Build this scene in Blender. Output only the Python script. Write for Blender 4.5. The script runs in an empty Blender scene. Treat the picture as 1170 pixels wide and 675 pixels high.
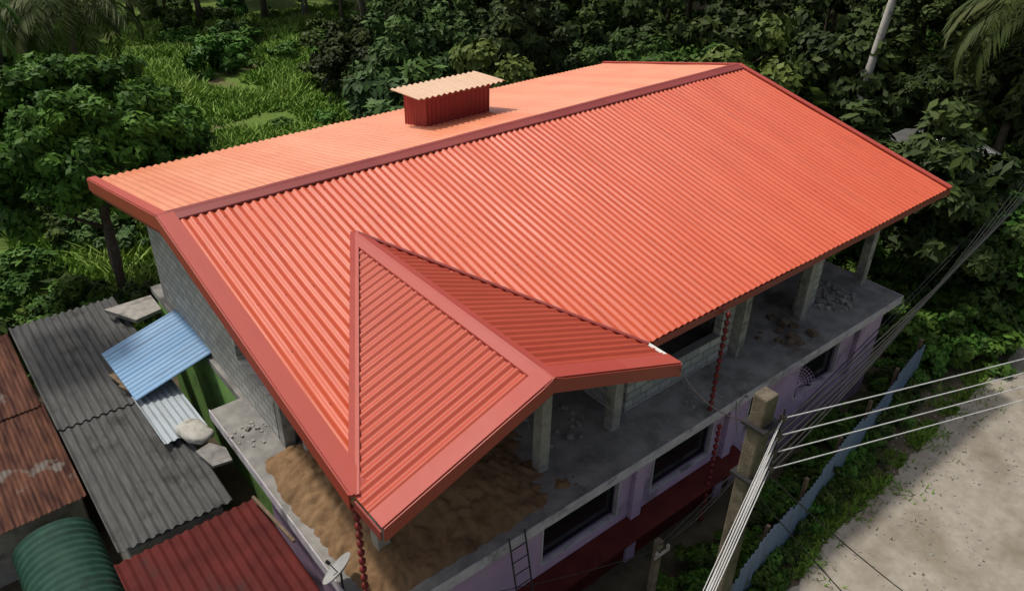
import bpy, math, random
import numpy as np
from mathutils import Vector, Matrix, noise
rng=np.random.default_rng(7); random.seed(7)
scn=bpy.context.scene
# ---------------------------------------------------------------- helpers
def link(o,parent=None):
    scn.collection.objects.link(o)
    if parent: o.parent=parent
    return o
def empty(name,loc=(0,0,0)):
    o=bpy.data.objects.new(name,None); o.location=loc; o.empty_display_size=.3
    return link(o)
def mesh_obj(name,verts,faces,mat=None,parent=None,smooth=False):
    me=bpy.data.meshes.new(name); me.from_pydata([tuple(v) for v in verts],[],faces); me.update()
    if mat: me.materials.append(mat)
    if smooth: me.polygons.foreach_set('use_smooth',[True]*len(me.polygons))
    o=bpy.data.objects.new(name,me); return link(o,parent)
class MB:
    """accumulates geometry into one mesh"""
    def __init__(s): s.v=[];s.f=[]
    def prism(s,p0,p1,a,b):
        p0,p1,a,b=map(Vector,(p0,p1,a,b)); n=len(s.v)
        s.v+= [p0,p0+a,p0+a+b,p0+b,p1,p1+a,p1+a+b,p1+b]
        s.f+=[tuple(n+i for i in q) for q in((0,3,2,1),(4,5,6,7),(0,1,5,4),(1,2,6,5),(2,3,7,6),(3,0,4,7))]
    def box(s,x0,x1,y0,y1,z0,z1): s.prism((x0,y0,z0),(x0,y0,z1),(x1-x0,0,0),(0,y1-y0,0))
    def tube(s,pts,rads,n=8,cap=True):
        pts=[Vector(p) for p in pts]
        if not hasattr(rads,'__len__'): rads=[rads]*len(pts)
        base=len(s.v)
        for i,p in enumerate(pts):
            t=(pts[min(i+1,len(pts)-1)]-pts[max(i-1,0)]).normalized()
            u=t.cross(Vector((0,0,1)));
            if u.length<.05: u=t.cross(Vector((0,1,0)))
            u.normalize(); w=t.cross(u)
            for k in range(n):
                a=2*math.pi*k/n; s.v.append(p+(u*math.cos(a)+w*math.sin(a))*rads[i])
        for i in range(len(pts)-1):
            for k in range(n):
                s.f.append((base+i*n+k,base+i*n+(k+1)%n,base+(i+1)*n+(k+1)%n,base+(i+1)*n+k))
        if cap:
            s.f.append(tuple(base+k for k in range(n))[::-1]); s.f.append(tuple(base+(len(pts)-1)*n+k for k in range(n)))
    def obj(s,name,mat,parent=None,smooth=False,bevel=0):
        o=mesh_obj(name,s.v,s.f,mat,parent,smooth)
        if bevel:
            m=o.modifiers.new('b','BEVEL'); m.width=bevel; m.segments=2; m.limit_method='ANGLE'
        return o
def nodes(name):
    m=bpy.data.materials.new(name); m.use_nodes=True; nt=m.node_tree
    return m,nt,nt.nodes['Principled BSDF']
def N(nt,t,**k):
    n=nt.nodes.new(t)
    for a,b in k.items():
        if a in n.inputs.keys(): n.inputs[a].default_value=b
        else: setattr(n,a,b)
    return n
def noise_fac(nt,scale,detail=4,rough=.6,coord='Object',lo=.35,hi=.65,vec_scale=None):
    tc=N(nt,'ShaderNodeTexCoord'); src=tc.outputs[coord]
    if vec_scale:
        mp=N(nt,'ShaderNodeMapping'); mp.inputs['Scale'].default_value=vec_scale; nt.links.new(src,mp.inputs[0]); src=mp.outputs[0]
    n=N(nt,'ShaderNodeTexNoise'); n.inputs['Scale'].default_value=scale; n.inputs['Detail'].default_value=detail; n.inputs['Roughness'].default_value=rough
    nt.links.new(src,n.inputs['Vector'])
    r=N(nt,'ShaderNodeMapRange'); r.inputs['From Min'].default_value=lo; r.inputs['From Max'].default_value=hi
    nt.links.new(n.outputs['Fac'],r.inputs['Value']); return r.outputs['Result'],n
def mix(nt,fac,a,b,mode='MIX'):
    m=N(nt,'ShaderNodeMix',data_type='RGBA',blend_type=mode)
    for s,x in ((6,a),(7,b)):
        if isinstance(x,(tuple,list)): m.inputs[s].default_value=(*x,1)
        else: nt.links.new(x,m.inputs[s])
    if isinstance(fac,(int,float)): m.inputs[0].default_value=fac
    else: nt.links.new(fac,m.inputs[0])
    return m.outputs[2]
def bump(nt,bs,h,strength=.3,dist=.02):
    b=N(nt,'ShaderNodeBump'); b.inputs['Strength'].default_value=strength; b.inputs['Distance'].default_value=dist
    nt.links.new(h,b.inputs['Height']); nt.links.new(b.outputs[0],bs.inputs['Normal'])
def mat_noise(name,c1,c2,scale=3,rough=.8,c3=None,bs_=0.3,s2=.7,bscale=40,spec=.3,metal=0,vs=None,lo=.35,hi=.65,c3lo=.55,c3hi=.68):
    m,nt,b=nodes(name); f,_=noise_fac(nt,scale,vec_scale=vs,lo=lo,hi=hi); c=mix(nt,f,c1,c2)
    if c3: f3,_=noise_fac(nt,s2,lo=c3lo,hi=c3hi); c=mix(nt,f3,c,c3)
    nt.links.new(c,b.inputs['Base Color']); b.inputs['Roughness'].default_value=rough
    b.inputs['Specular IOR Level'].default_value=spec; b.inputs['Metallic'].default_value=metal
    if bs_: h,_=noise_fac(nt,bscale,detail=3,lo=0,hi=1); bump(nt,b,h,bs_)
    return m
# ---------------------------------------------------------------- materials
def painted_metal(name,base,faded,dirt,rough=.40,axis=0,sheet=.76,spec=.5,dirtamt=.35):
    m,nt,b=nodes(name)
    tc=N(nt,'ShaderNodeTexCoord'); sp=N(nt,'ShaderNodeSeparateXYZ'); nt.links.new(tc.outputs['Object'],sp.inputs[0])
    dv=N(nt,'ShaderNodeMath',operation='DIVIDE'); nt.links.new(sp.outputs[axis],dv.inputs[0]); dv.inputs[1].default_value=sheet
    fl=N(nt,'ShaderNodeMath',operation='FLOOR'); nt.links.new(dv.outputs[0],fl.inputs[0])
    wn=N(nt,'ShaderNodeTexWhiteNoise',noise_dimensions='1D'); nt.links.new(fl.outputs[0],wn.inputs['W'])
    mr=N(nt,'ShaderNodeMapRange'); mr.inputs['To Min'].default_value=.0; mr.inputs['To Max'].default_value=.5
    nt.links.new(wn.outputs['Value'],mr.inputs['Value'])
    c=mix(nt,mr.outputs[0],base,faded)
    f,_=noise_fac(nt,.8,detail=5,lo=.35,hi=.8); m2=N(nt,'ShaderNodeMath',operation='MULTIPLY'); nt.links.new(f,m2.inputs[0]); m2.inputs[1].default_value=.4
    c=mix(nt,m2.outputs[0],c,faded)
    vs=(2.5,.25,.25) if axis==0 else (.25,2.5,.25)
    g,_=noise_fac(nt,3,detail=5,lo=.50,hi=.8,vec_scale=vs); m3=N(nt,'ShaderNodeMath',operation='MULTIPLY'); nt.links.new(g,m3.inputs[0]); m3.inputs[1].default_value=dirtamt
    c=mix(nt,m3.outputs[0],c,dirt)
    nt.links.new(c,b.inputs['Base Color'])
    rr=N(nt,'ShaderNodeMapRange'); rr.inputs['To Min'].default_value=rough-.02; rr.inputs['To Max'].default_value=rough+.10
    nt.links.new(f,rr.inputs['Value']); nt.links.new(rr.outputs[0],b.inputs['Roughness'])
    b.inputs['Specular IOR Level'].default_value=spec
    return m
M_roof=painted_metal('red_roof_paint',(.50,.074,.028),(.56,.105,.045),(.33,.052,.026),dirtamt=.55,rough=.46,spec=.40)
M_roof_b=painted_metal('red_roof_paint_glare',(.62,.20,.10),(.70,.30,.165),(.48,.13,.06),rough=.34,spec=.8)  # paler copy of the roof red: sky glare on the back slope put into the colour
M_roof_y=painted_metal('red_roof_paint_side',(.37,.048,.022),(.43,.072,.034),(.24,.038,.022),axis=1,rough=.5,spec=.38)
M_cap=painted_metal('ridge_cap_paint',(.20,.024,.020),(.26,.040,.030),(.15,.03,.023),sheet=2.4,rough=.5)
M_rake=painted_metal('rake_flashing_paint',(.34,.044,.030),(.40,.074,.048),(.25,.038,.03),sheet=2.4,rough=.55,spec=.4)
M_fascia=painted_metal('fascia_paint',(.29,.034,.020),(.36,.058,.032),(.20,.03,.024),sheet=2.4,rough=.5)
M_vent=painted_metal('vent_red',(.25,.022,.017),(.31,.036,.028),(.14,.02,.02),rough=.5)
M_conc=mat_noise('concrete',(.16,.156,.145),(.27,.26,.24),scale=2.2,rough=.9,c3=(.10,.096,.085),s2=.8,bs_=.4)
M_conc_d=mat_noise('old_concrete',(.22,.21,.19),(.33,.31,.28),scale=5,rough=.9,c3=(.12,.12,.10),s2=2,bs_=.5)
M_slabedge=mat_noise('slab_edge_paint',(.46,.43,.46),(.32,.30,.32),scale=3,rough=.7,c3=(.17,.16,.16),s2=1.5)
M_purple=mat_noise('lilac_paint',(.34,.235,.36),(.40,.29,.41),scale=1.5,rough=.75,c3=(.22,.165,.23),s2=1.2,bs_=.1)
M_lime=mat_noise('lime_paint',(.22,.42,.10),(.17,.33,.09),scale=2,rough=.8,c3=(.1,.16,.06),s2=1.5,bs_=.1)
M_dred=mat_noise('dark_red_paint',(.060,.010,.009),(.10,.016,.013),scale=2,rough=.8,c3=(.042,.018,.016),s2=1,bs_=.1,spec=.15)
M_sand=mat_noise('sand',(.16,.095,.05),(.23,.145,.078),scale=3,rough=1,c3=(.11,.065,.036),s2=1.5,bs_=.9,bscale=18,spec=.1)
M_asb=mat_noise('fibre_cement_sheet',(.055,.055,.054),(.088,.088,.084),scale=2,rough=.9,c3=(.036,.036,.033),s2=1.4,vs=(6,.8,1),bs_=.2)
M_rust=mat_noise('rusted_sheet',(.038,.015,.012),(.12,.052,.032),scale=1.6,rough=.85,c3=(.13,.115,.10),s2=.8,bs_=.2,vs=(5,.7,1),c3lo=.56,c3hi=.61,spec=.15)
M_blue=painted_metal('blue_sheet',(.10,.24,.43),(.17,.32,.49),(.08,.13,.21),sheet=.5,axis=1,dirtamt=.9,rough=.5)
M_pale=painted_metal('pale_sheet',(.28,.33,.36),(.36,.40,.42),(.15,.14,.13),sheet=.5,dirtamt=.8)
M_grn=mat_noise('green_sheet',(.012,.042,.030),(.022,.062,.044),scale=3,rough=.7,c3=(.015,.025,.02),s2=1,spec=.15)
M_zinc=painted_metal('zinc_sheet',(.50,.31,.19),(.57,.42,.29),(.28,.15,.09),sheet=.8,rough=.55)
M_white=mat_noise('white_paint',(.52,.49,.45),(.60,.58,.55),scale=3,rough=.6,bs_=.05)
M_glass,nt,b=nodes('dark_window'); b.inputs['Base Color'].default_value=(.008,.008,.01,1); b.inputs['Roughness'].default_value=.12
M_dark=mat_noise('black_rubber',(.015,.015,.015),(.025,.025,.025),rough=.6,bs_=0)
M_wire=mat_noise('aluminium_wire',(.42,.42,.41),(.5,.5,.49),rough=.45,bs_=0)
M_pole=mat_noise('pole_concrete',(.085,.07,.052),(.15,.125,.09),scale=4,rough=.95,c3=(.045,.04,.03),s2=2.5,bs_=.6,spec=.1)
M_wood=mat_noise('weathered_wood',(.10,.07,.045),(.17,.125,.08),scale=5,rough=.9,vs=(1,1,8))
M_bark=mat_noise('bark',(.07,.055,.04),(.12,.10,.075),scale=6,rough=.95,bs_=.6,bscale=12)
M_barkpale=mat_noise('pale_bark',(.38,.36,.32),(.50,.47,.43),scale=3,rough=.9,c3=(.24,.22,.19),s2=2,bs_=.3)
M_fence=painted_metal('blue_fence_sheet',(.09,.15,.24),(.14,.21,.30),(.07,.07,.06),sheet=.8,rough=.55,dirtamt=.9)
M_chain=mat_noise('rain_chain_red',(.12,.012,.012),(.17,.02,.02),rough=.5,bs_=0)
def blocks():
    m,nt,b=nodes('block_wall')
    tc=N(nt,'ShaderNodeTexCoord'); sp=N(nt,'ShaderNodeSeparateXYZ'); nt.links.new(tc.outputs['Object'],sp.inputs[0])
    ad=N(nt,'ShaderNodeMath',operation='ADD'); nt.links.new(sp.outputs[0],ad.inputs[0]); nt.links.new(sp.outputs[1],ad.inputs[1])
    cb=N(nt,'ShaderNodeCombineXYZ'); nt.links.new(ad.outputs[0],cb.inputs[0]); nt.links.new(sp.outputs[2],cb.inputs[1])
    br=N(nt,'ShaderNodeTexBrick'); nt.links.new(cb.outputs[0],br.inputs['Vector'])
    for k,v in (('Scale',1.),('Brick Width',.42),('Row Height',.21),('Mortar Size',.018),('Mortar Smooth',.2),('Bias',0.)): br.inputs[k].default_value=v
    br.inputs['Color1'].default_value=(.45,.44,.41,1); br.inputs['Color2'].default_value=(.31,.30,.285,1); br.inputs['Mortar'].default_value=(.17,.165,.15,1)
    f,_=noise_fac(nt,2.5,detail=5,lo=.4,hi=.7); c=mix(nt,f,br.outputs['Color'],(.22,.215,.20))
    mm=mix(nt,.3,br.outputs['Color'],c); nt.links.new(mm,b.inputs['Base Color']); b.inputs['Roughness'].default_value=.95
    bump(nt,b,br.outputs['Fac'],-.8,.02); return m
M_block=blocks()
def leafmat(name,cols,trans=.22,vlo=.55,vhi=1.3):
    m,nt,b=nodes(name)
    at=N(nt,'ShaderNodeAttribute',attribute_name='tint'); oi=N(nt,'ShaderNodeObjectInfo')
    cr=N(nt,'ShaderNodeValToRGB'); e=cr.color_ramp.elements
    e[0].position=0; e[0].color=(*cols[0],1); e[1].position=1; e[1].color=(*cols[-1],1)
    for i,c in enumerate(cols[1:-1]): q=e.new((i+1)/(len(cols)-1)); q.color=(*c,1)
    nt.links.new(at.outputs['Fac'],cr.inputs[0])
    hs=N(nt,'ShaderNodeHueSaturation'); nt.links.new(cr.outputs[0],hs.inputs['Color'])
    mr=N(nt,'ShaderNodeMapRange'); mr.inputs['To Min'].default_value=vlo; mr.inputs['To Max'].default_value=vhi; nt.links.new(oi.outputs['Random'],mr.inputs['Value']); nt.links.new(mr.outputs[0],hs.inputs['Value'])
    m4=N(nt,'ShaderNodeMapRange'); m4.inputs['To Min'].default_value=.465; m4.inputs['To Max'].default_value=.51; nt.links.new(oi.outputs['Random'],m4.inputs['Value']); nt.links.new(m4.outputs[0],hs.inputs['Hue'])
    nt.links.new(hs.outputs[0],b.inputs['Base Color']); b.inputs['Roughness'].default_value=.6; b.inputs['Specular IOR Level'].default_value=.15
    if trans:
        tr=N(nt,'ShaderNodeBsdfTranslucent'); nt.links.new(hs.outputs[0],tr.inputs['Color'])
        mx=N(nt,'ShaderNodeMixShader'); mx.inputs[0].default_value=trans
        nt.links.new(b.outputs[0],mx.inputs[1]); nt.links.new(tr.outputs[0],mx.inputs[2]); nt.links.new(mx.outputs[0],nt.nodes['Material Output'].inputs['Surface'])
    return m
M_leaf=leafmat('leaves_dark',[(.012,.030,.007),(.028,.056,.012),(.055,.098,.019)],trans=0)
M_leafb=leafmat('leaves_bright',[(.018,.048,.008),(.038,.095,.012),(.075,.16,.022)],trans=0)
M_leafy=leafmat('leaves_olive',[(.035,.055,.010),(.065,.10,.018),(.11,.15,.03)],trans=0)
M_mango=leafmat('mango_leaves',[(.016,.045,.006),(.040,.100,.011),(.09,.19,.022)],vlo=1,vhi=1.05,trans=.12)
M_palm=leafmat('palm_leaves',[(.04,.08,.02),(.07,.13,.03),(.12,.16,.045)])
M_grass=leafmat('grass_blades',[(.09,.17,.02),(.14,.26,.038),(.20,.31,.06)],trans=0,vlo=1,vhi=1.05)
# ---------------------------------------------------------------- leaf meshes
def quads_mesh(name,C,A,B,mat,tint):
    n=len(C); V=np.empty((n,4,3)); V[:,0]=C-A; V[:,1]=C+B*.9-A*.1; V[:,2]=C+A; V[:,3]=C-B*.9-A*.1
    me=bpy.data.meshes.new(name); me.vertices.add(n*4); me.vertices.foreach_set('co',V.reshape(-1))
    me.loops.add(n*4); me.loops.foreach_set('vertex_index',np.arange(n*4,dtype=np.int32))
    me.polygons.add(n); me.polygons.foreach_set('loop_start',np.arange(0,n*4,4,dtype=np.int32)); me.polygons.foreach_set('loop_total',np.full(n,4,dtype=np.int32))
    me.update(); at=me.attributes.new('tint','FLOAT','FACE'); at.data.foreach_set('value',tint.astype(np.float32)); me.materials.append(mat); return me
def unit(v): return v/np.maximum(np.linalg.norm(v,axis=-1,keepdims=True),1e-6)
def crown_mesh(name,R,H,ncl,nl,leaf,mat,seed,elong=1.6,shell=.55,cl=(.16,.32),lob=.22):
    g=np.random.default_rng(seed); Cs=[];Ns=[];Ts=[]
    for k in range(ncl):
        d=unit(g.normal(size=3)); 
        if d[2]<-.35: d[2]*=-.6
        rr=g.uniform(shell,1)**.8; sc=1+lob*math.sin(3*math.atan2(d[1],d[0])+seed)+lob*.55*g.normal()
        c=d*rr*sc*np.array([R,R,H]); cr=R*g.uniform(*cl)
        p=unit(g.normal(size=(nl,3)))*(g.uniform(.2,1,size=(nl,1))**.45)*cr*np.array([1,1,.75])
        Cs.append(c+p); Ns.append(unit(p)*.8+np.array([0,0,.5])+d*.3+g.normal(size=(nl,3))*.45)
        Ts.append(np.clip(g.uniform(0,.6)+g.uniform(0,.5,nl)+p[:,2]/cr*.12,0,1))
    C=np.concatenate(Cs);Nn=unit(np.concatenate(Ns));T=np.concatenate(Ts)
    a=unit(np.cross(Nn,g.normal(size=Nn.shape))); b=np.cross(Nn,a); s=leaf*g.uniform(.6,1.3,size=(len(C),1))
    return quads_mesh(name,C,a*s*elong*.5,b*s*.5,mat,T)
FAR=[crown_mesh('crown_a',3,2.6,54,150,.25,M_leaf,1),crown_mesh('crown_b',3,3.4,60,150,.24,M_leaf,2),crown_mesh('crown_c',2.6,3.8,56,140,.26,M_leaf,3,elong=2.4),crown_mesh('crown_d',3.2,2.2,52,150,.23,M_leafb,4),crown_mesh('crown_e',2.6,2.8,46,140,.24,M_leafy,6)]
SHR=[crown_mesh('shrub_a',1,.8,22,80,.14,M_leaf,11),crown_mesh('shrub_b',1,.9,22,80,.13,M_leafb,12),crown_mesh('shrub_c',1,1.1,20,65,.18,M_leafb,13,elong=3)]
def tree(name,loc,scale,kind,h,trunkmat=M_bark,parent=None,crownmesh=None,seed=0,crownz=None):
    g=random.Random(seed); x,y=loc
    t=empty(name,(x,y,0)); 
    if parent: t.parent=parent
    mb=MB(); lean=Vector((g.uniform(-.6,.6),g.uniform(-.6,.6),0))
    top=Vector((0,0,h*.62))+lean
    mb.tube([(0,0,-.3),Vector((0,0,h*.2))+lean*.2,Vector((0,0,h*.4))+lean*.6,top],[.25*scale+.05,.19*scale,.15*scale,.1*scale],7)
    for k in range(5):
        a=g.uniform(0,6.28); L=scale*g.uniform(1.2,2.2); st=Vector((0,0,h*g.uniform(.35,.55)))+lean*.7
        mb.tube([st,st+Vector((math.cos(a)*L*.5,math.sin(a)*L*.5,L*.4)),st+Vector((math.cos(a)*L,math.sin(a)*L,L*.9))],[.08*scale,.055*scale,.02*scale],5)
    mb.obj('trunk',trunkmat,t,True)
    o=bpy.data.objects.new('crown',crownmesh or FAR[kind]); link(o,t); o.location=(lean.x,lean.y,h-2.4*scale if crownz is None else crownz); o.rotation_euler=(g.uniform(-.15,.15),g.uniform(-.15,.15),g.uniform(0,6.28))
    o.scale=(scale*g.uniform(.85,1.15),scale*g.uniform(.85,1.15),scale*g.uniform(.85,1.2)); return t
def palm(name,loc,h,fl,nf,trunkmat,lean=(0,0),seed=0,r0=.17):
    g=random.Random(seed); gn=np.random.default_rng(seed); t=empty(name,(*loc,0)); mb=MB(); pts=[];rd=[]
    for i in range(12):
        s=i/11; pts.append((lean[0]*s**1.3,lean[1]*s**1.3,-.2+(h+.2)*s)); rd.append(r0*(1.25-.55*s))
    mb.tube(pts,rd,10); mb.obj('trunk',trunkmat,t,True)
    top=np.array(pts[-1]); C=[];A=[];B=[];T=[]; rb=MB()
    for k in range(nf):
        az=k*2.399+g.uniform(-.2,.2); el=g.uniform(-.35,1.15); L=fl*g.uniform(.8,1.1)
        hd=np.array([math.cos(az),math.sin(az),0]); P=[]; p=top.copy(); e=el
        for i in range(15):
            P.append(p.copy()); p=p+L/14*(hd*math.cos(e)+np.array([0,0,1])*math.sin(e)); e-=.13+.02*i*.3
        rb.tube(P,[.035*(1-i/16) for i in range(15)],4,False)
        side=np.array([-hd[1],hd[0],0]); tt=g.uniform(.1,.8)
        for i in range(1,14):
            for q in range(4):
                s=(i+q/4); pp=P[i]+(P[min(i+1,14)]-P[i])*q/4; tan=unit(P[min(i+1,14)]-P[i-1])
                ll=fl*.26*math.sin(math.pi*min(1,.12+s/15.5))**.6
                for sg in(-1,1):
                    d=unit(side*sg*.8+tan*.55+np.array([0,0,-.45])+gn.normal(size=3)*.08)
                    C.append(pp+d*ll*.5); A.append(d*ll*.5); B.append(unit(np.cross(d,[0,0,1.]))*.035+unit(tan)*.015); T.append(min(1,tt+g.uniform(-.1,.25)))
    rb.obj('frond_ribs',M_palm,t)
    me=quads_mesh('fronds',np.array(C),np.array(A),np.array(B),M_palm,np.array(T)); link(bpy.data.objects.new('fronds',me),t); return t
# ---------------------------------------------------------------- corrugated sheet
def corr(name,mat,parent,u0,u1,fstart,fend,P,udir,vdir,nrm,pitch=.2,amp=.022,nv=6,samp=8,wob=.006,jag=0,solid=0):
    udir,vdir,nrm=Vector(udir).normalized(),Vector(vdir).normalized(),Vector(nrm).normalized()
    ns=max(2,int(round((u1-u0)/pitch*samp))); V=[];F=[]
    fr=[0,None]+[j/nv for j in range(1,nv)]+[None,1]; nr=len(fr)-1
    for i in range(ns+1):
        s=u0+(u1-u0)*i/ns; a,b=fstart(s),fend(s)
        sh=math.floor(s/(pitch*4)); b=b+jag*math.sin(sh*12.9898)*.5; ln=max(b-a,.001); ep=min(.008,ln*.2)/ln
        for j,q in enumerate(fr):
            if q is None: q=ep if j==1 else 1-ep
            t=a+ln*q
            z=amp*math.cos(2*math.pi*s/pitch)+wob*noise.noise(Vector((s*.8,t*.6,3.1)))*2+ (.004 if sh%2 else 0)
            V.append(Vector(P)+udir*s+vdir*t+nrm*z)
    for i in range(ns):
        for j in range(nr):
            k=i*(nr+1)+j; F.append((k,k+1,k+nr+2,k+nr+1))
    o=mesh_obj(name,V,F,mat,parent,True)
    if solid:
        m=o.modifiers.new('s','SOLIDIFY'); m.thickness=solid; m.offset=-1
    return o
# ================================================================ HOUSE
H=7.6; L=18.; W=7.2; s=1.586/7.2; W2=5.88; ZE=H-1.586
house=empty('concrete_block_house')
al=math.atan(s); dn_f=Vector((0,-math.cos(al),-math.sin(al))); dn_b=Vector((0,math.cos(al),-math.sin(al)))
n_f=Vector((0,-math.sin(al),math.cos(al))); n_b=Vector((0,math.sin(al),math.cos(al)))
XS=3.08; YT=-2.06; ZS=7.15; YF=-8.0; XL=.02; XR=6.2
k=(ZS-ZE)/(XS-XL)
def end_front(x):
    if x<=XL or x>=XR: return W/math.cos(al)
    d=(XS-x)/(XS-XL) if x<XS else (x-XS)/(XR-XS)
    y=-YT+d*(W+YT); return min(W,y+.12)/math.cos(al)
corr('roof_front',M_roof,house,.0,L,lambda x:0,end_front,(0,0,H),(1,0,0),dn_f,n_f,pitch=.18,amp=.020,solid=.006,nv=10,jag=.02,wob=.010)
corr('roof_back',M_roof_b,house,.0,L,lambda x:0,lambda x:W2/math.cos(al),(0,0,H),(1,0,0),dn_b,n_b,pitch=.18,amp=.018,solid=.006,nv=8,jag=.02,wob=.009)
be=math.atan(k); dl=Vector((-math.cos(be),0,-math.sin(be))); nl=Vector((-math.sin(be),0,math.cos(be)))
be2=math.atan((ZS-ZE)/(XR-XS)); dr=Vector((math.cos(be2),0,-math.sin(be2))); nr=Vector((math.sin(be2),0,math.cos(be2)))
def endg(width):
    def f(q):
        d=min(1,max(0,(YT+q)/(W+YT))); return (width*d)
    return f
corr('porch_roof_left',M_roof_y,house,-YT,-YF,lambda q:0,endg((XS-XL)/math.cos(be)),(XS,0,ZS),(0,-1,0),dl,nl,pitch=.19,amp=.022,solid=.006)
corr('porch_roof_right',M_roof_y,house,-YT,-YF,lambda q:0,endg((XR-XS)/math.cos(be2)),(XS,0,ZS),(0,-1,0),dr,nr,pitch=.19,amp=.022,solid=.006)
def cap(name,p0,p1,d1,d2,w,n1,n2,mat,lift=.035,par=None):
    p0,p1=Vector(p0),Vector(p1); up=Vector((0,0,lift)); V=[];F=[]
    for p in(p0,p1):
        V+=[p+d1*w+n1*lift-n1*.02,p+d1*w*.93+n1*lift,p+d1*.05+up*1.2,p+Vector((0,0,.055)),p+d2*.05+up*1.2,p+d2*w*.93+n2*lift,p+d2*w+n2*lift-n2*.02]
    for i in range(6): F.append((i,i+1,i+8,i+7))
    o=mesh_obj(name,V,F,mat,par or house); m=o.modifiers.new('s','SOLIDIFY'); m.thickness=.012; return o
x=-.04; i=0
while x<L+.04:
    x2=min(L+.05,x+2.42); cap('ridge_cap',(x,0,H+(.004 if i%2 else 0)),(x2,0,H+(.004 if i%2 else 0)),dn_f,dn_b,.24,n_f,n_b,M_cap); x+=2.4; i+=1
cap('porch_ridge_cap',(XS,YT-.02,ZS),(XS,YF-.05,ZS),dl,dr,.2,nl,nr,M_rake)
mb=MB()
def rake(mb,p0,dirv,length,across,n,w=.32,th=.04,lift=.024):
    p0=Vector(p0)+Vector(n)*lift; mb.prism(p0,p0+dirv*length,Vector(across)*w,Vector(n)*th)
rake(mb,(-.03,-.0,H),dn_f,W/math.cos(al)+.03,(1,0,0),n_f,.32)
rake(mb,(-.03,.0,H),dn_b,W2/math.cos(al)+.03,(1,0,0),n_b,.2)
rake(mb,(L+.03,0,H),dn_f,W/math.cos(al)+.03,(-1,0,0),n_f,.16)
rake(mb,(L+.03,0,H),dn_b,W2/math.cos(al)+.03,(-1,0,0),n_b,.16)
mb.obj('rake_flashing',M_rake,house,bevel=.004)
mb=MB()
rake(mb,(XS,YF-.03,ZS),dl,(XS-XL)/math.cos(be),(0,1,0),nl,.34)
rake(mb,(XS,YF-.03,ZS),dr,(XR-XS)/math.cos(be2),(0,1,0),nr,.34)
mb.obj('porch_rake_flashing',M_rake,house,bevel=.004)
mb=MB()
for x,w in((-.06,.03),(L+.03,.03)):
    for p0,d,Ln in(((x,0,H-.26),dn_f,W/math.cos(al)),((x,0,H-.26),dn_b,W2/math.cos(al))):
        mb.prism(p0,Vector(p0)+d*Ln,(w,0,0),(0,0,.30))
for d,Ln in((dl,(XS-XL)/math.cos(be)),(dr,(XR-XS)/math.cos(be2))):
    p0=Vector((XS,YF-.06,ZS-.22)); mb.prism(p0,p0+d*Ln,(0,.03,0),(0,0,.26))
mb.obj('bargeboards',M_fascia,house,bevel=.003)
mb=MB()
mb.prism((-.02,0,H-.36),Vector((-.02,0,H-.36))+dn_b*(W2/math.cos(al)),(.03,0,0),(0,0,.12))
mb.prism((-.02,0,H-.36),Vector((-.02,0,H-.36))+dn_f*(W/math.cos(al)),(.03,0,0),(0,0,.12))
mb.obj('bargeboard_step',M_cap,house)
mb=MB()
mb.prism((6.4,-W-.0,ZE-.2),(L,-W-.0,ZE-.2),(0,.03,0),(0,0,.17))
mb.prism((0,W2,H-s*W2-.2),(L,W2,H-s*W2-.2),(0,-.03,0),(0,0,.17))
mb.prism((XL-.02,-W-.1,ZE-.19),(XL-.02,YF-.02,ZE-.19),(-.03,0,0),(0,0,.17))
mb.obj('eave_boards',M_cap,house)
mb=MB(); mb.prism((XR+.02,-W-.02,ZE-.19),(XR+.02,YF-.02,ZE-.19),(.03,0,0),(0,0,.2))
rake(mb,(XR-.04,-W+.02,ZE),Vector((0,-1,0)),.82,(.08,0,0),(0,0,1),1.,.015,.02)
mb.obj('porch_eave_trim',M_white,house)
def valley(name,x_end,mat,side,w=.16):
    p0=Vector((XS,YT,ZS)); p1=Vector((x_end,-W-.05,ZE-.01)); t=(p1-p0).normalized()
    a=t.cross(n_f).normalized()*w
    mb=MB(); q=Vector((0,0,.03))
    if (a.x>0)!=(side<0): a=-a
    mb.prism(p0+q,p1+q,-a*1.0,Vector((0,0,.02))); n2=(nl if side<0 else nr); b=t.cross(n2).normalized()*w*.7
    if (b.x>0)!=(side<0): b=-b
    mb.prism(p0+q*1.1,p1+q*1.1,b,Vector((0,0,.02))); mb.obj(name,mat,house)
valley('valley_flashing_left',XL,M_rake,-1,.1)
valley('valley_flashing_right',XR,M_cap,1,.05)
mb=MB()
for i in range(1,9):
    t=i*.88; p=Vector((0.05,0,H-.09))+dn_f*t; 
    if t<W: mb.prism(p+Vector((6.3 if t>2 else 0,0,0)),(L-.05,p.y,p.z),(0,.05,0),(0,0,-.08))
    p=Vector((0.05,0,H-.09))+dn_b*t
    if t<W2: mb.prism(p,(L-.05,p.y,p.z),(0,.05,0),(0,0,-.08))
for x in np.arange(.75,L,1.9):
    p=Vector((x,0,H-.18)); 
    if x>6.3: mb.prism(p,p+dn_f*(W-.1),(.08,0,0),(0,0,-.12))
    mb.prism(p,p+dn_b*(W2-.1),(.08,0,0),(0,0,-.12))
for y in np.arange(-3,-8,-.95):
    d=min(1,(YT-y)/(W+YT)); p=Vector((XS,y,ZS-.1)); mb.prism(p,p+dl*(2.9*d),(0,.07,0),(0,0,-.1)); mb.prism(p,p+dr*(2.9*d),(0,.07,0),(0,0,-.1))
mb.obj('roof_frame',M_wood,house)
mb=MB()
for t in np.arange(.5,7.2,1.3):
    for i in range(0,100,3):
        x=i*.18
        if x<.4 or x>17.8 or t>end_front(x)-.2: continue
        p=Vector((x,0,H))+dn_f*t+n_f*.024; mb.prism(p,p+n_f*.01,(.018,0,0),dn_f*.018)
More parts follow.
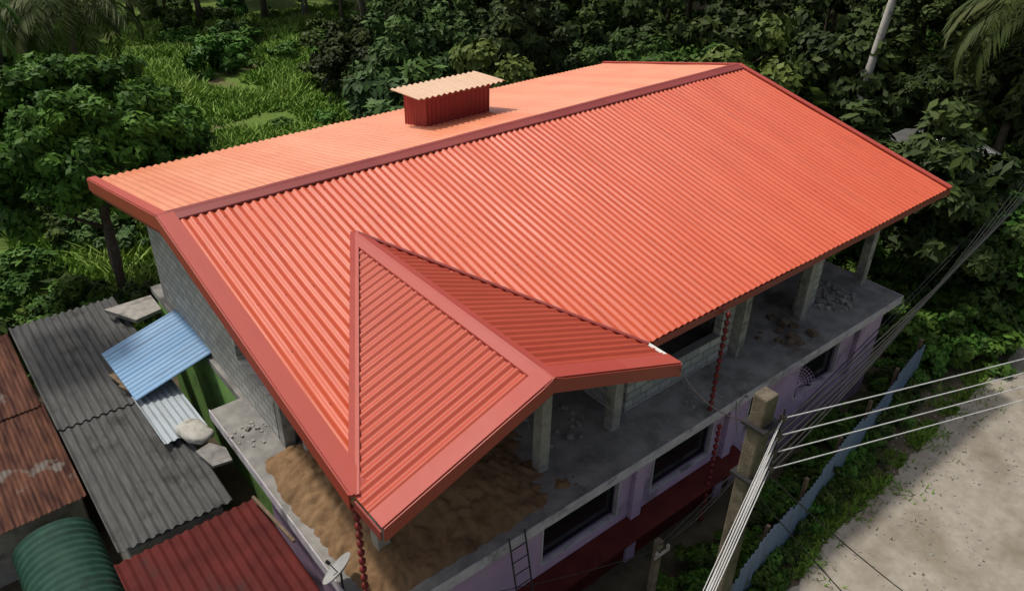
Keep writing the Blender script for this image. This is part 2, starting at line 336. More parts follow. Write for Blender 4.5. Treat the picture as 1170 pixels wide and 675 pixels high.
mb.obj('roof_screws',M_fascia,house)
# ---------------- vent box on the back slope
vx0,vx1,vy0,vy1=7.7,9.8,2.3,3.35
def vw(name,p,u,ln,h0):
    corr(name,M_vent,house,0,ln,lambda q:0,lambda q:h0,p,u,(0,0,1),Vector(u).cross(Vector((0,0,1))),pitch=.14,amp=.014,nv=2)
vw('vent_wall_front',(vx0,vy0,6.85),(1,0,0),vx1-vx0,1.08); vw('vent_wall_left',(vx0,vy1,6.6),(0,-1,0),vy1-vy0,1.33)
vw('vent_wall_right',(vx1,vy0,6.6),(0,1,0),vy1-vy0,1.33); vw('vent_wall_back',(vx1,vy1,6.6),(-1,0,0),vx1-vx0,1.33)
corr('vent_cover',M_zinc,house,-.42,vx1-vx0+.3,lambda q:0,lambda q:1.4,(vx0,1.95,8.0),(1,0,0),(0,1,-.06),(0,.06,1),pitch=.18,amp=.024,nv=3,solid=.012)
mb=MB()
mb.box(vx0-.05,vx1+.05,vy0-.05,vy0-.02,7.82,7.92); mb.box(vx0-.05,vx0-.02,vy0-.02,vy1,7.82,7.92)
mb.obj('vent_trim',M_vent,house)
# ---------------- walls
def wall(mb,axis,c,a0,a1,z0,z1,ops,th=.2):
    def bx(a,b,zl,zh):
        if b-a<.005 or zh-zl<.005: return
        if axis=='x': mb.box(a,b,c,c+th,zl,zh)
        else: mb.box(c,c+th,a,b,zl,zh)
    cur=a0
    for (a,b,zl,zh) in sorted(ops):
        bx(cur,a,z0,z1); bx(a,b,z0,zl); bx(a,b,zh,z1); cur=b
    bx(cur,a1,z0,z1)
S=3.3
V=[];F=[]
prof=[(4.2,S),(4.2,H-s*4.2-.16),(0,H-.16),(-.72,H-s*.72-.16),(-.72,S)]
for x in(.72,.92): V+=[(x,a,b) for a,b in prof]
nP=len(prof); F.append(tuple(range(nP))); F.append(tuple(range(nP,2*nP))[::-1])
for i in range(nP): F.append((i,(i+1)%nP,(i+1)%nP+nP,i+nP))
mesh_obj('gable_wall',V,F,M_block,house)
mb=MB()
mb.box(.72,.92,-2.45,-.723,S,S+1.0); mb.box(.72,.92,-2.45,-.723,6.5,6.9)
wall(mb,'x',-3.3,.95,6.8,S,6.4,[(1.5,2.5,S,5.5),(3.6,5.4,4.2,5.5)])
wall(mb,'y',6.8,-6.0,-3.1,S,6.1,[(-5.4,-4.2,4.2,5.5)])
wall(mb,'x',-6.2,7.0,11.1,S,6.05,[(7.4,10.1,4.0,5.6)])
wall(mb,'y',10.9,-5.997,-4.7,S,6.2,[])
wall(mb,'x',-4.7,11.1,17.2,S,6.3,[(11.5,13.6,3.9,5.7),(14.6,16.6,3.3,5.7)])
wall(mb,'y',17.0,-4.5,5,S,6.3,[])
mb.box(13.5,14.2,-6.2,-6.0,S,5.2); mb.box(13.5,13.9,-6.2,-6.0,5.203,5.8)
wall(mb,'x',4.2,.72,17.0,S,6.4,[(3,5,4.2,5.5),(9,11,4.2,5.5)])
mb.obj('upper_walls',M_block,house)
mb=MB()
for (x,y0) in((.7,-2.8),(.72,-6.42),(4.3,-6.5),(6.3,-6.5),(10.55,-6.45),(13.2,-6.45),(16.1,-6.45)):
    mb.box(x,x+.24,y0,y0+.24,S,6.05)
mb.box(.7,6.5,-6.44,-6.22,5.72,5.95) 
mb.obj('columns',M_conc_d,house,bevel=.01)
mb=MB(); mb.box(-.05,16.5,-7.45,-.7,3.12,3.3); mb.box(.62,16.5,-.7,5.2,3.12,3.3); mb.obj('floor_slab',M_conc,house)
mb=MB(); mb.box(-.08,16.53,-7.48,-7.453,3.08,3.33); mb.box(-.08,-.053,-7.45,-.7,3.08,3.335); mb.box(16.503,16.53,-7.45,5.2,3.08,3.33); mb.obj('slab_edge_trim',M_slabedge,house,bevel=.008)
mb=MB()
wins=[(3.8,5.95,1.65,2.9),(6.95,9.0,1.65,2.9),(10.3,10.9,1.5,2.9),(12.3,14.2,1.6,2.8)]
wall(mb,'x',-7.2,.15,16.3,0,3.12,wins); mb.obj('lower_wall_front',M_purple,house)
mb=MB(); wall(mb,'y',.15,-7.0,-3.0,0,3.12,[]); wall(mb,'y',16.1,-7.0,5.0,0,3.12,[]); wall(mb,'x',4.8,.7,16.1,0,3.12,[]); mb.obj('lower_walls_side',M_purple,house)
mb=MB(); wall(mb,'y',.64,-3.0,4.8,0,3.12,[]); mb.obj('lower_wall_lime',M_lime,house)
mb=MB()
for a,b_,c,d in wins: mb.box(a,b_,-7.06,-7.04,c,d)
mb.obj('window_glass',M_glass,house)
mb=MB()
for a,b_,c,d in wins:
    for (p,q,r_,t_) in((a,b_,c,c+.04),(a,b_,d-.04,d),(a,a+.04,c+.04,d-.04),(b_-.04,b_,c+.04,d-.04)):
        mb.box(p,q,-7.215,-7.13,r_,t_)
mb.obj('window_frames',M_slabedge,house)
mb=MB()
for x in(6.3,9.4,14.9): mb.box(x,x+.3,-7.32,-7.203,0,3.07)
mb.obj('pilasters',M_purple,house,bevel=.01)
mb=MB(); mb.prism((.3,-7.21,1.35),(10.0,-7.21,1.35),(0,-.5,-.12),(0,0,.05)); mb.box(.3,10.0,-7.26,-7.205,0,1.3); mb.obj('ledge',M_dred,house)
# ---------------- sand
def mound(name,x0,x1,y0,y1,z,fn,mat,parent,step=.06):
    nx=int((x1-x0)/step);ny=int((y1-y0)/step);V=[];F=[]
    for i in range(nx+1):
        for j in range(ny+1):
            x=x0+(x1-x0)*i/nx;yy=y0+(y1-y0)*j/ny; h=fn(x,yy)
            V.append((x,yy,z+h))
    for i in range(nx):
        for j in range(ny):
            a=i*(ny+1)+j; q=(a,a+ny+1,a+ny+2,a+1)
            if max(V[w][2] for w in q)>z-.02: F.append(q)
    return mesh_obj(name,V,F,mat,parent,True)
def sandh(x,y):
    def g(cx,cy,r,h): return h*math.exp(-((x-cx)**2+(y-cy)**2)/r**2)
    h=g(.9,-4.6,1.1,.28)+g(2.2,-5.4,1.2,.32)+g(1.2,-5.9,.9,.30)+g(3.0,-4.6,1.2,.28)+g(.6,-3.7,.8,.22)+g(2.8,-6.4,.9,.3)+g(3.5,-5.8,.7,.2)+g(.6,-6.7,.6,.15)
    h+=.08*noise.fractal(Vector((x*1.6,y*1.6,0)),1,2,5)+.11*abs(noise.noise(Vector((x*3.5,y*3.5,1))))+.035*noise.noise(Vector((x*10,y*10,1)))
    ed=min(x+.05,(y+7.45)); h-=max(0,.3-ed)*1.0
    return min(h-.08, .5)
mound('sand_pile',-.04,4.8,-7.44,-2.9,3.3,sandh,M_sand,None,.04)
def rubble(name,cx,cy,z,n,R,mat,smin=.04,smax=.16):
    mb=MB()
    for i in range(n):
        a=random.uniform(0,6.28); r_=R*math.sqrt(random.random()); sz=random.uniform(smin,smax); b0=len(mb.v)
        x=cx+r_*math.cos(a);y_=cy+r_*math.sin(a); mb.box(x,x+sz*random.uniform(.6,1.6),y_,y_+sz,z,z+sz*random.uniform(.3,.8))
        M=Matrix.Rotation(random.uniform(0,3),4,'Z')@Matrix.Rotation(random.uniform(-.4,.4),4,'X'); c=Vector((x,y_,z))
        for q in range(b0,len(mb.v)): mb.v[q]=c+M@(Vector(mb.v[q])-c)+Vector((0,0,random.uniform(-.004,.004)))
    return mb.obj(name,mat,None)
rubble('rubble_pile',14.9,-6.3,3.29,110,.7,M_conc_d); rubble('rubble_pile',5.5,-5.6,3.29,40,.7,M_conc_d,.03,.1)
rubble('rubble_pile',.35,-2.0,3.29,25,.4,M_conc_d,.03,.09)
rubble('rubble_pile',9,-6.9,3.29,40,.9,M_conc_d,.02,.08)
rubble('timber_scraps',12.3,-6.7,3.29,18,.9,M_wood,.05,.2)
def chain(name,x,y,z1,z0):
    mb=MB(); z=z1
    while z>z0:
        mb.tube([(x,y,z),(x,y,z-.05),(x,y,z-.11),(x,y,z-.17)],[.02,.06,.05,.012],8)
        z-=.19
    mb.tube([(x,y,z1+.05),(x,y,z0)],.008,4); mb.obj(name,M_chain,None,True)
chain('rain_chain',.02,-7.24,5.85,.1); chain('rain_chain',8.55,-7.3,5.85,3.35); chain('rain_chain',8.55,-7.62,3.1,.1)
# ================================================================ NEIGHBOUR ROOFS (left)
nb=empty('neighbour_shed')
corr('roof_sheets_upper',M_asb,nb,-2.72,-.15,lambda q:0,lambda q:4.9,(0,6.3,2.72),(1,0,0),(0,-1,-.015),(0,-.015,1),pitch=.18,amp=.03,nv=4,solid=.008,jag=.12)
corr('roof_sheets_lower',M_asb,nb,-2.70,-.50,lambda q:0,lambda q:4.5,(0,1.75,2.62),(1,0,0),(0,-1,-.015),(0,-.015,1),pitch=.18,amp=.03,nv=4,solid=.008,jag=.12)
mb=MB(); wall(mb,'y',-2.5,-2.5,6,0,2.35,[]); wall(mb,'x',-2.6,-2.5,-.7,0,2.4,[]); wall(mb,'x',5.8,-2.3,0,0,2.45,[]); mb.obj('walls',M_conc_d,nb)
corr('blue_sheet',M_blue,nb,0,2.3,lambda q:0,lambda q:1.98,(-1.2,3.42,2.9),(0.04,-1,0),(1,.0,.29),(-.29,0,1),pitch=.16,amp=.018,nv=3,solid=.006)
corr('pale_sheet',M_pale,nb,0,.95,lambda q:0,lambda q:2.0,(-1.12,1.5,2.78),(1,.05,0),(.03,-1,-.02),(0,0,1),pitch=.14,amp=.016,nv=3,solid=.006)
def slabby(name,poly,z,th,mat,par):
    n=len(poly); V=[(a,b,z+c) for a,b,c in poly]+[(a,b,z+c-th) for a,b,c in poly]
    return mesh_obj(name,V,[tuple(range(n)),tuple(range(n,2*n))[::-1]]+[((i+1)%n,i,i+n,(i+1)%n+n) for i in range(n)],mat,par)
slabby('broken_slab',[(-.62,-1.1,0),(-.3,-1.05,.03),(-.08,-1.4,.03),(-.12,-1.85,.03),(-.5,-1.75,0)],2.74,.06,M_conc,nb)
slabby('parapet_cap',[(-.6,5.3,0),(.6,5.3,0),(.6,4.45,0),(-.1,4.3,0)],3.0,.1,M_conc_d,nb)
V=[];F=[];nu,nv_=28,18
for i in range(nv_+1):
    p=math.pi*i/nv_
    for j in range(nu):
        a=2*math.pi*j/nu; sx=lambda c:math.copysign(abs(c)**.6,c)
        q=Vector((sx(math.cos(a))*math.sin(p)**.7*.29,sx(math.sin(a))*math.sin(p)**.7*.44,math.cos(p)*.13)); q*=1+.16*noise.noise(q*6)+.05*noise.noise(q*20); V.append(q)
for i in range(nv_):
    for j in range(nu): F.append((i*nu+j,i*nu+(j+1)%nu,(i+1)*nu+(j+1)%nu,(i+1)*nu+j))
M_sack=mat_noise('sack_cloth',(.34,.33,.29),(.44,.43,.39),scale=6,rough=.95,c3=(.2,.19,.16),s2=3,bs_=.5)
o=mesh_obj('cement_sack',V,F,M_sack,None,True); o.location=(-.42,-.55,2.80); o.rotation_euler=(.0,.08,.25)
mb=MB(); mb.prism((-1.25,2.0,2.8),(-1.0,1.35,2.8),(.12,0,0),(0,0,.06)); mb.prism((-1.3,2.6,2.78),(-1.15,1.9,2.78),(.2,0,0),(0,0,.05)); mb.prism((-.25,-3.1,2.75),(-.1,-4.6,2.72),(.06,0,0),(0,0,.05)); mb.obj('timber_offcuts',M_wood,nb)
rs=empty('rusted_shed')
corr('roof_sheets',M_rust,rs,-5.6,-2.75,lambda q:0,lambda q:3.5,(0,7.1,2.15),(1,0,0),(0,-1,-.05),(0,-.05,1),pitch=.1,amp=.014,nv=3,jag=.1,solid=.005)
corr('roof_sheets_lower',M_rust,rs,-5.6,-2.7,lambda q:0,lambda q:3.6,(0,3.7,1.95),(1,0,0),(0,-1,-.05),(0,-.05,1),pitch=.1,amp=.014,nv=3,jag=.1,solid=.005)
mb=MB(); wall(mb,'x',.5,-5.6,-2.8,0,1.6,[]); wall(mb,'y',-2.95,.8,7,0,1.7,[]); mb.obj('walls',M_conc_d,rs)
gc=empty('green_barrel_canopy'); V=[];F=[]; nx=240;ny=14
for i in range(nx+1):
    yy=-.2-5.0*i/nx
    for j in range(ny+1):
        a=math.pi*(j/ny); r_=.78+.02*math.cos(yy*2*math.pi/.2)
        V.append((-3.55-r_*math.cos(a),yy,1.15+r_*math.sin(a)*.75))
for i in range(nx):
    for j in range(ny): q=i*(ny+1)+j; F.append((q,q+1,q+ny+2,q+ny+1))
mesh_obj('canopy_sheet',V,F,M_grn,gc,True)
mb=MB(); 
for yy in(-.3,-2.4,-4.6):
    for xx in(-4.3,-2.8): mb.box(xx-.03,xx+.03,yy-.03,yy+.03,0,1.2)
mb.obj('posts',M_wood,gc)
ra=empty('dark_red_lean_to')
corr('roof_sheets',M_dred,ra,-2.85,-.12,lambda q:0,lambda q:6.0,(0,-2.95,2.58),(1,0,0),(0,-1,-.03),(0,-.03,1),pitch=.19,amp=.022,nv=4,solid=.006)
mb=MB(); wall(mb,'y',-2.7,-8.7,-3.1,0,2.25,[]); mb.obj('walls',M_conc_d,ra)
# ================================================================ terrain, road
def gh(x,y): 
    d=math.hypot(x-8,y)
    return 0 if d<22 else min(1,(d-22)/20)*.5*noise.noise(Vector((x*.06,y*.06,0)))
gx=np.concatenate([[-1500,-600,-250,-120],np.arange(-60,111,2.5),[150,260,600,1500]]); V=[];F=[]
for x in gx:
    for y_ in gx: V.append((x,y_,gh(x,y_)))
n=len(gx)
for i in range(n-1):
    for j in range(n-1): q=i*n+j; F.append((q,q+n,q+n+1,q+1))
M_ground=mat_noise('ground',(.08,.13,.026),(.12,.18,.04),scale=.6,rough=1,c3=(.16,.115,.07),s2=.22,bs_=.6,bscale=3,spec=.1,c3lo=.56,c3hi=.66)
mesh_obj('ground',V,F,M_ground,None,True)
M_earth=mat_noise('yard_earth',(.075,.06,.038),(.11,.09,.06),scale=2.5,rough=1,c3=(.035,.05,.02),s2=1.2,bs_=.8,bscale=12,spec=.1)
def sheet(name,poly,z,mat):
    return mesh_obj(name,[(a,b,z) for a,b in poly],[tuple(range(len(poly)))],mat)
sheet('yard',[(-6,-11.2),(24,-9.8),(24,-6.0),(19,-6),(19,7),(-6,7.6)],.006,M_earth)
V=[];F=[];xs=np.arange(-40,71,.1)
def redge(x): return -10.02+.06*(x-8)*(x<40)+.28*noise.noise(Vector((x*.5,0,0)))+.16*noise.noise(Vector((x*2.2,5,0)))+.10*noise.noise(Vector((x*6,5,0)))
for i,x in enumerate(xs):
    V+=[(x,redge(x),.012),(x,-17.5+.2*noise.noise(Vector((x*.6,9,0)))+.04*x,.012)]
    if i: q=2*i; F.append((q-2,q-1,q+1,q))
M_road=mat_noise('road_surface',(.26,.23,.185),(.34,.31,.255),scale=4,rough=.95,c3=(.18,.15,.11),s2=.45,bs_=.7,bscale=9,spec=.12,lo=.3,hi=.7,c3lo=.46,c3hi=.7)
mesh_obj('road',V,F,M_road)
rubble('gravel',12.3,-10.3,.01,300,2.2,M_conc_d,.012,.045); rubble('gravel',16.5,-10.0,.01,240,2.0,M_conc_d,.012,.045)
fn=empty('blue_sheet_fence'); fd=Vector((10.8,1.7,0)).normalized()
corr('sheets',M_fence,fn,0,13.5,lambda q:0,lambda q:1.42+.16*math.sin(math.floor(q/.8)*5.1),(4.6,-10.05,0),fd,(0,0,1),Vector((fd.y,-fd.x,0)),pitch=.16,amp=.016,nv=2,solid=.004)
mb=MB()
for i in range(8):
    p=Vector((4.6,-10.05,0))+fd*(i*1.9)+Vector((-fd.y,fd.x,0))*.06; mb.box(p.x-.04,p.x+.04,p.y-.0,p.y+.08,0,1.6)
mb.obj('posts',M_wood,fn)
# ================================================================ power pole and lines
up_=empty('utility_pole'); PX,PY,PT=3.35,-11.3,8.85
mb=MB(); mb.prism((PX-.15,PY-.12,-.2),(PX-.10,PY-.085,PT),(.23,0,0),(0,.20,0)); 
mb.obj('post',M_pole,up_,bevel=.025)
att=[]; mb=MB()
for i in range(4):
    z=PT-.35-i*.27; p=Vector((PX+.19,PY-.16,z)); att.append(p)
    mb.tube([p-Vector((.0,0,.06)),p-Vector((0,0,.03)),p,p+Vector((0,0,.03)),p+Vector((0,0,.06))],[.02,.045,.025,.045,.02],10)
mb.obj('insulators',M_pole,up_,True)
mb=MB(); mb.tube([(PX+.19,PY-.16,PT-.2),(PX+.19,PY-.16,PT-1.35)],.012,6)
for i in range(2): mb.box(PX-.16,PX+.2,PY-.16,PY+.16,PT-.45-i*.8,PT-.41-i*.8)
mb.obj('bracket',M_dark,up_)
def sag(a,b,sg,n=24):
    a,b=Vector(a),Vector(b); return [a.lerp(b,i/n)-Vector((0,0,sg*4*(i/n)*(1-i/n))) for i in range(n+1)]
mb=MB()
for i,p in enumerate(att):
    mb.tube(sag(p,Vector((37,-21.6,PT-.2-i*.27)),.5),.008,5)
    mb.tube(sag(p,Vector((-25,-22.2+i*.12,PT-.6-i*.16)),.5),.007,5)
    if i<3: mb.tube(sag(p+Vector((-.05,0,-.05)),Vector((-25,-21.8+i*.12,PT-1.1-i*.14)),.6),.005,5)
mb.obj('conductors',M_wire,up_)
mb=MB()
mb.tube(sag((PX,PY+.1,PT-.5),(6.3,-7.9,5.9),.25),.009,5)
mb.tube(sag((PX,PY+.1,PT-.9),(9.2,-7.5,3.35),.3),.009,5)
mb.tube(sag((PX,PY+.1,PT-1.3),(5.05,-9.0,3.0),.2),.009,5)
mb.tube(sag((PX+.1,PY,PT-1.5),(8,-15.2,1),.3),.009,5)
mb.tube(sag((PX+.1,PY,PT-1.1),(9.8,-14.3,1),.3),.009,5)
for i in range(6): mb.tube(sag((PX,PY+.1,PT-1.0-i*.2),(30,-7.0+i*.3,6.2-i*.35),.8+.06*i),.013,5)
for i in range(2): mb.tube(sag((5.05,-9.0,3.0-i*.2),(30,-6.0,4.6-i*.3),.4),.013,5)
mb.tube(sag((5.05,-9.0,2.9),(1.2,-7.5,3.0),.15),.008,5)
mb.obj('service_cables',M_dark,up_)
pp=empty('short_post'); mb=MB(); mb.prism((4.97,-9.08,-.1),(4.98,-9.07,3.15),(.13,0,0),(0,.13,0)); mb.obj('post',M_pole,pp,bevel=.015)
mb=MB(); mb.box(4.85,5.25,-9.12,-9.09,2.85,2.92); mb.tube([(4.9,-9.11,2.92),(4.9,-9.11,2.98),(4.9,-9.11,3.03)],[.03,.04,.02],8);mb.tube([(5.2,-9.11,2.92),(5.2,-9.11,2.98),(5.2,-9.11,3.03)],[.03,.04,.02],8); mb.obj('bracket',M_conc_d,pp)
ld=MB(); a=Vector((2.7,-8.3,.0)); b_=Vector((2.7,-7.53,3.5))
for dx in(0,.36): ld.tube([a+Vector((dx,0,0)),b_+Vector((dx,0,0))],.018,6)
for i in range(1,13): p=a.lerp(b_,i/13); ld.tube([p,p+Vector((.36,0,0))],.012,6)
ld.obj('ladder',M_dark,None)
def dish(name,loc,R,aim,mat,ringonly=False):
    t=empty(name,loc); V=[];F=[]; nr_,na=6,28
    for i in range(nr_+1):
        r_=R*(i/nr_+.001)
        for j in range(na): a=2*math.pi*j/na; V.append((r_*math.cos(a),r_*math.sin(a),.28*r_*r_/R))
    for i in range(nr_):
        for j in range(na): F.append((i*na+j,i*na+(j+1)%na,(i+1)*na+(j+1)%na,(i+1)*na+j))
    o=mesh_obj('reflector',V,F,mat,t,True); o.rotation_euler=Vector(aim).to_track_quat('Z','Y').to_euler()
    m=o.modifiers.new('w','WIREFRAME' if ringonly else 'SOLIDIFY'); m.thickness=.012
    mb=MB(); q=Vector(aim).normalized()*R*.8; mb.tube([(0,0,0),(0,0,-.42)],.02,6); mb.tube([Vector((0,0,-.1)),q+Vector((0,0,-.05))],.01,5); mb.tube([q+Vector((0,0,-.05)),q+Vector((0,0,-.05))+Vector(aim).normalized()*.08],.03,8)
    mb.obj('mount',M_dark,t)
M_dish=mat_noise('dish_grey',(.24,.24,.235),(.30,.30,.29),scale=5,rough=.6,bs_=0)
dish('satellite_dish',(-.04,-6.5,3.72),.32,(-.42,.6,.68),M_dish)
dish('satellite_dish',(11.3,-7.75,3.0),.42,(-.2,-.8,.6),M_purple,True)
# small pitched shed beyond the right end
sh=empty('corrugated_shed')
M_old=painted_metal('weathered_zinc',(.19,.19,.185),(.28,.28,.27),(.08,.07,.06),sheet=.8,rough=.7,dirtamt=1,spec=.2)
sf=Vector((0,-1,-.28)).normalized(); sb=Vector((0,1,-.28)).normalized()
corr('roof_sheets',M_old,sh,0,4.4,lambda q:0,lambda q:2.5,(26.0,-2.4,3.5),(1,0,0),sf,(0,-.28,1),pitch=.2,amp=.03,nv=2,solid=.006)
corr('roof_sheets_back',M_asb,sh,0,4.4,lambda q:0,lambda q:2.3,(26.0,-2.4,3.5),(1,0,0),sb,(0,.28,1),pitch=.2,amp=.03,nv=2,solid=.006)
cap('ridge_cap_white',(25.95,-2.4,3.5),(30.45,-2.4,3.5),sf,sb,.22,Vector((0,-.27,.96)),Vector((0,.27,.96)),M_white,.045,sh)
mb=MB(); wall(mb,'x',-4.5,26.2,30.2,0,2.7,[(27,28,1,2)]); wall(mb,'y',26.2,-4.3,-.5,0,2.75,[(-3,-2,0,2)]); wall(mb,'x',-.5,26.2,30.2,0,2.7,[]); wall(mb,'y',30.0,-4.3,-.5,0,2.75,[]); mb.obj('walls',M_conc_d,sh)
# ================================================================ vegetation
cx,cy=-3.555,-14.981
yaw,pit,rol=math.radians(50.276),math.radians(31.88),math.radians(-1.359)
f=Vector((math.cos(yaw)*math.cos(pit),math.sin(yaw)*math.cos(pit),-math.sin(pit))); r=Vector((math.sin(yaw),-math.cos(yaw),0)); d=f.cross(r)
r2=r*math.cos(rol)+d*math.sin(rol); d2=-r*math.sin(rol)+d*math.cos(rol); f2=f.copy()
def seen(x,y,z,rad):   # skip plants far outside anything the place's view could reach
    v=Vector((x-cx,y-cy,z-14.61)); q=v.dot(f2)
    if q<2: return False
    m=914*rad/q+60
    u_=585+914*v.dot(r2)/q; w_=337+914*v.dot(d2)/q
    return -m<u_<1170+m and -m<w_<675+m
big=crown_mesh('near_crown',2.9,2.7,230,200,.14,M_mango,21,elong=1.9,shell=.88,cl=(.10,.19),lob=.07)
tree('mango_tree',(.9,10.6),1.0,0,7.4,crownmesh=big,seed=5,crownz=4.8)
TX,TY=31.2,2.7
def blocked(x,y,rr):
    if -7<x<18.5+rr and -9.5<y<6.3+rr: return True
    if 26-rr*.8<x<30.4+rr*.8 and -5-rr*.8<y<rr*.8: return True
    if y<-5.5 and x<60: return True
    az=math.degrees(math.atan2(y-cy,x-cx)); d=math.hypot(x-cx,y-cy); mg=math.degrees(math.atan(rr/d))
    if 66-mg<az<77+mg and 20<d<63: return True
    if az>76 and d<48: return True
    a0=math.degrees(math.atan2(TY-cy,TX-cx))
    if abs(az-a0)<mg*.8+1 and d<40: return True
    return False
bt=empty('background_trees'); g=random.Random(3); pts=[]; tries=0
while len(pts)<150 and tries<8000:
    tries+=1; az=math.radians(g.uniform(2,106)); d=24+56*g.random()**1.1; x=cx+d*math.cos(az); y_=cy+d*math.sin(az)
    sc=g.uniform(.6,1.25)
    if blocked(x,y_,3.4*sc) or not seen(x,y_,5,4): continue
    if any((x-a)**2+(y_-b)**2<(1.9*(sc+c))**2 for a,b,c in pts): continue
    pts.append((x,y_,sc))
for i,(x,y_,sc) in enumerate(pts):
    near=math.hypot(x-10,y_)<24
    h=g.uniform(5,7.5) if near else g.uniform(6.5,11.5)
    tree('background_tree',(x,y_),sc,g.choice([0,1,2,0,1,3,4]),h*(.7+.3*sc),parent=bt,seed=i,trunkmat=M_barkpale if g.random()<.12 else M_bark)
ug=empty('undergrowth'); cnt=0
def shrub(par,x,y,sx,k,z=0,name='shrub'):
    o=bpy.data.objects.new(name,SHR[k]); link(o,par); o.location=(x,y,z+.35*sx); o.scale=(sx*g.uniform(.8,1.2),sx*g.uniform(.8,1.2),sx*g.uniform(.7,1.2)); o.rotation_euler=(0,0,g.uniform(0,6.28)); return o
for i in range(9000):
    az=math.radians(g.uniform(0,106)); d=20+47*g.random(); x=cx+d*math.cos(az); y_=cy+d*math.sin(az); ad=math.degrees(az)
    if -7<x<20 and -9.5<y_<7.5: continue
    if 25.2<x<31.2 and -5.6<y_<.8: continue
    if y_<-8.3 or not seen(x,y_,.5,1): continue
    if 64.5<ad<79.5 and 24<d<64 and noise.noise(Vector((x*.16,y_*.16,2)))<.34: continue
    shrub(ug,x,y_,g.uniform(.5,1.6),g.choice([0,1,1,2])); cnt+=1
    if cnt>440: break
for i in range(46):
    x=g.uniform(19.5,25); y_=g.uniform(-4,5.5); shrub(ug,x,y_,g.uniform(1.0,1.9),g.choice([0,1,2]))
hd=empty('fence_side_plants')
for i in range(85):
    x=g.uniform(4.5,21); base=-10.05+(x-4.6)*.157; shrub(hd,x,base+g.uniform(.1,.9),g.uniform(.25,.6),g.choice([0,1,2]))
for i in range(80):
    x=g.uniform(7,22); base=-10.05+(x-4.6)*.157; shrub(hd,x,base-g.uniform(.05,.4),g.uniform(.12,.36),g.choice([0,1,2]))
for i in range(28): shrub(hd,g.uniform(4,8),g.uniform(-9.6,-8.4),g.uniform(.3,.6),g.choice([0,1]))
for i in range(50): shrub(hd,g.uniform(18.8,25),g.uniform(-8.0,-3),g.uniform(.6,1.3),g.choice([0,1,2]))
for i,(x,y_,h_) in enumerate([(23.0,-5.8,3.8),(25.5,-8.4,4.2),(36,-7,6.5),(22.4,.6,4.4),(22.5,5.4,5.3),(33.5,-.5,5.5)]):
    tree('roadside_tree',(x,y_),.7,[1,3,2,0,1,2][i],h_,seed=50+i)
palm('coconut_palm',(3.9,25.0),6.6,4.4,26,M_bark,(.4,.5),seed=1)
palm('coconut_palm',(-.5,23.0),7.4,4.4,24,M_bark,(-.6,.5),seed=2)
palm('coconut_palm',(32.0,-3.4),8.6,4.6,30,M_bark,(-.4,-.3),seed=3)
palm('coconut_palm',(TX,TY),17,4,20,M_barkpale,(1.1,-.9),seed=4,r0=.17)
mb=MB(); mb.tube([(-3.6,9.5,-.2),(-3.9,9.6,4),(-4.2,9.7,8.5),(-4.3,9.8,13)],[.12,.10,.07,.04],8)
slim=empty('slender_tree'); mb.obj('trunk',M_barkpale,slim,True); o=bpy.data.objects.new('crown',FAR[2]); link(o,slim); o.location=(-4.3,9.9,14.2); o.scale=(.45,.45,.45)
n=70000; gn=np.random.default_rng(5); az=np.radians(gn.uniform(62,86,n)); dd=gn.uniform(22,68,n)
C=np.stack([cx+dd*np.cos(az),cy+dd*np.sin(az),np.zeros(n)],1)
patch=np.array([noise.noise(Vector((a*.35,b*.35,4))) for a,b in C[:,:2]]); keep=(patch>-.28)&~((C[:,0]>-7)&(C[:,0]<20)&(C[:,1]<7.5)); C=C[keep]; patch=patch[keep]
xv=gn.uniform(4,24,9000); yv=np.array([redge(a) for a in xv])+np.abs(gn.normal(size=9000))*.4*np.sign(gn.uniform(-.10,1,9000))
pv=np.array([noise.noise(Vector((a*1.1,b*1.1,8))) for a,b in zip(xv,yv)]); kv=pv>-.12
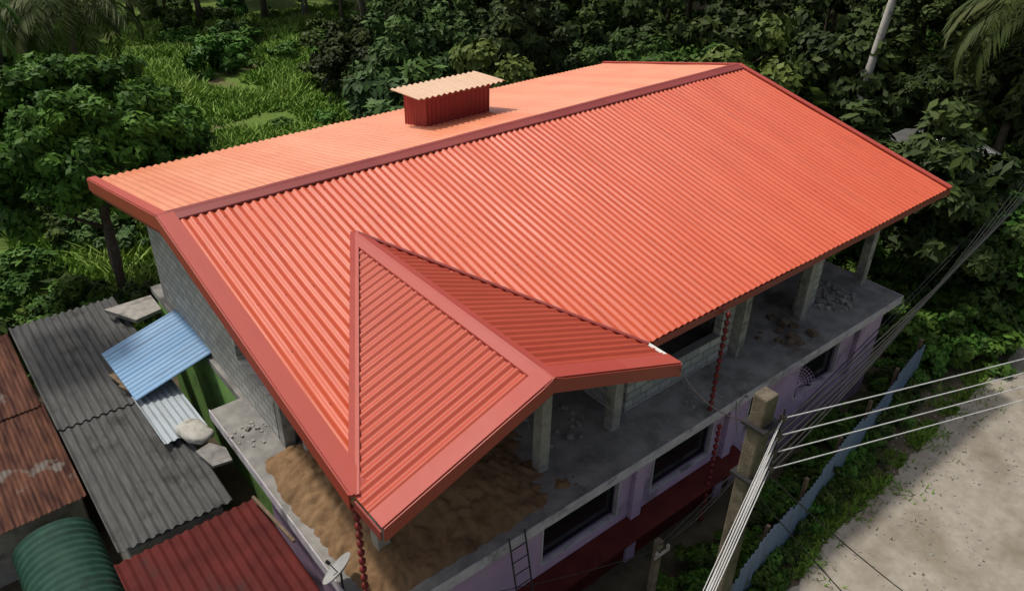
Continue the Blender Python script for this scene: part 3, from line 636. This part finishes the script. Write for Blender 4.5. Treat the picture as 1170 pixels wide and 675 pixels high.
C=np.concatenate([C,np.stack([xv,yv,np.zeros(9000)],1)[kv]]); sm=np.concatenate([np.ones(len(patch)),np.full(kv.sum(),.34)]); patch=np.concatenate([patch,pv[kv]-.15])
n=len(C); hh=gn.uniform(.12,.34,(n,1))*(1+patch[:,None])*sm[:,None]; up=np.concatenate([gn.normal(size=(n,2))*.7,np.ones((n,1))],1)*hh
sd=unit(np.concatenate([gn.normal(size=(n,2)),np.zeros((n,1))],1))*.07*sm[:,None]; C=C+up*.5; C[:,2]+=np.array([gh(a,b) for a,b in C[:,:2]])
me=quads_mesh('grass',C,up,sd,M_grass,np.clip(.5+patch+gn.normal(size=n)*.15-(sm<1)*.5,0,1)); link(bpy.data.objects.new('grass',me))
# ================================================================ light, world, camera
el=math.radians(61); azv=Vector((-.42,.91,0)).normalized(); sd_=Vector((azv.x*math.cos(el),azv.y*math.cos(el),math.sin(el)))
sun=bpy.data.lights.new('sun','SUN'); sun.energy=3.0; sun.angle=math.radians(3.0); sun.color=(1,.94,.85)
so=bpy.data.objects.new('sun',sun); link(so); so.rotation_euler=sd_.to_track_quat('Z','Y').to_euler(); so.location=(0,0,30)
w=bpy.data.worlds.new('World'); scn.world=w; w.use_nodes=True; nt=w.node_tree
sk=nt.nodes.new('ShaderNodeTexSky'); sk.sky_type='NISHITA'; sk.sun_disc=False; sk.sun_elevation=el; sk.sun_rotation=math.atan2(azv.x,azv.y)%(2*math.pi); sk.dust_density=5
hz=nt.nodes.new('ShaderNodeHueSaturation'); hz.inputs['Saturation'].default_value=.6; nt.links.new(sk.outputs[0],hz.inputs['Color'])
nt.links.new(hz.outputs[0],nt.nodes['Background'].inputs[0]); nt.nodes['Background'].inputs[1].default_value=.12
cam=bpy.data.cameras.new('camera'); cam.sensor_width=36; cam.lens=36*914.3/1170; cam.clip_end=4000
co=bpy.data.objects.new('camera',cam); link(co)
M=Matrix((( r2.x,-d2.x,-f2.x,cx),(r2.y,-d2.y,-f2.y,cy),(r2.z,-d2.z,-f2.z,14.61),(0,0,0,1))); co.matrix_world=M
scn.camera=co
scn.view_settings.view_transform='Standard'; scn.view_settings.look='None'; scn.view_settings.exposure=0
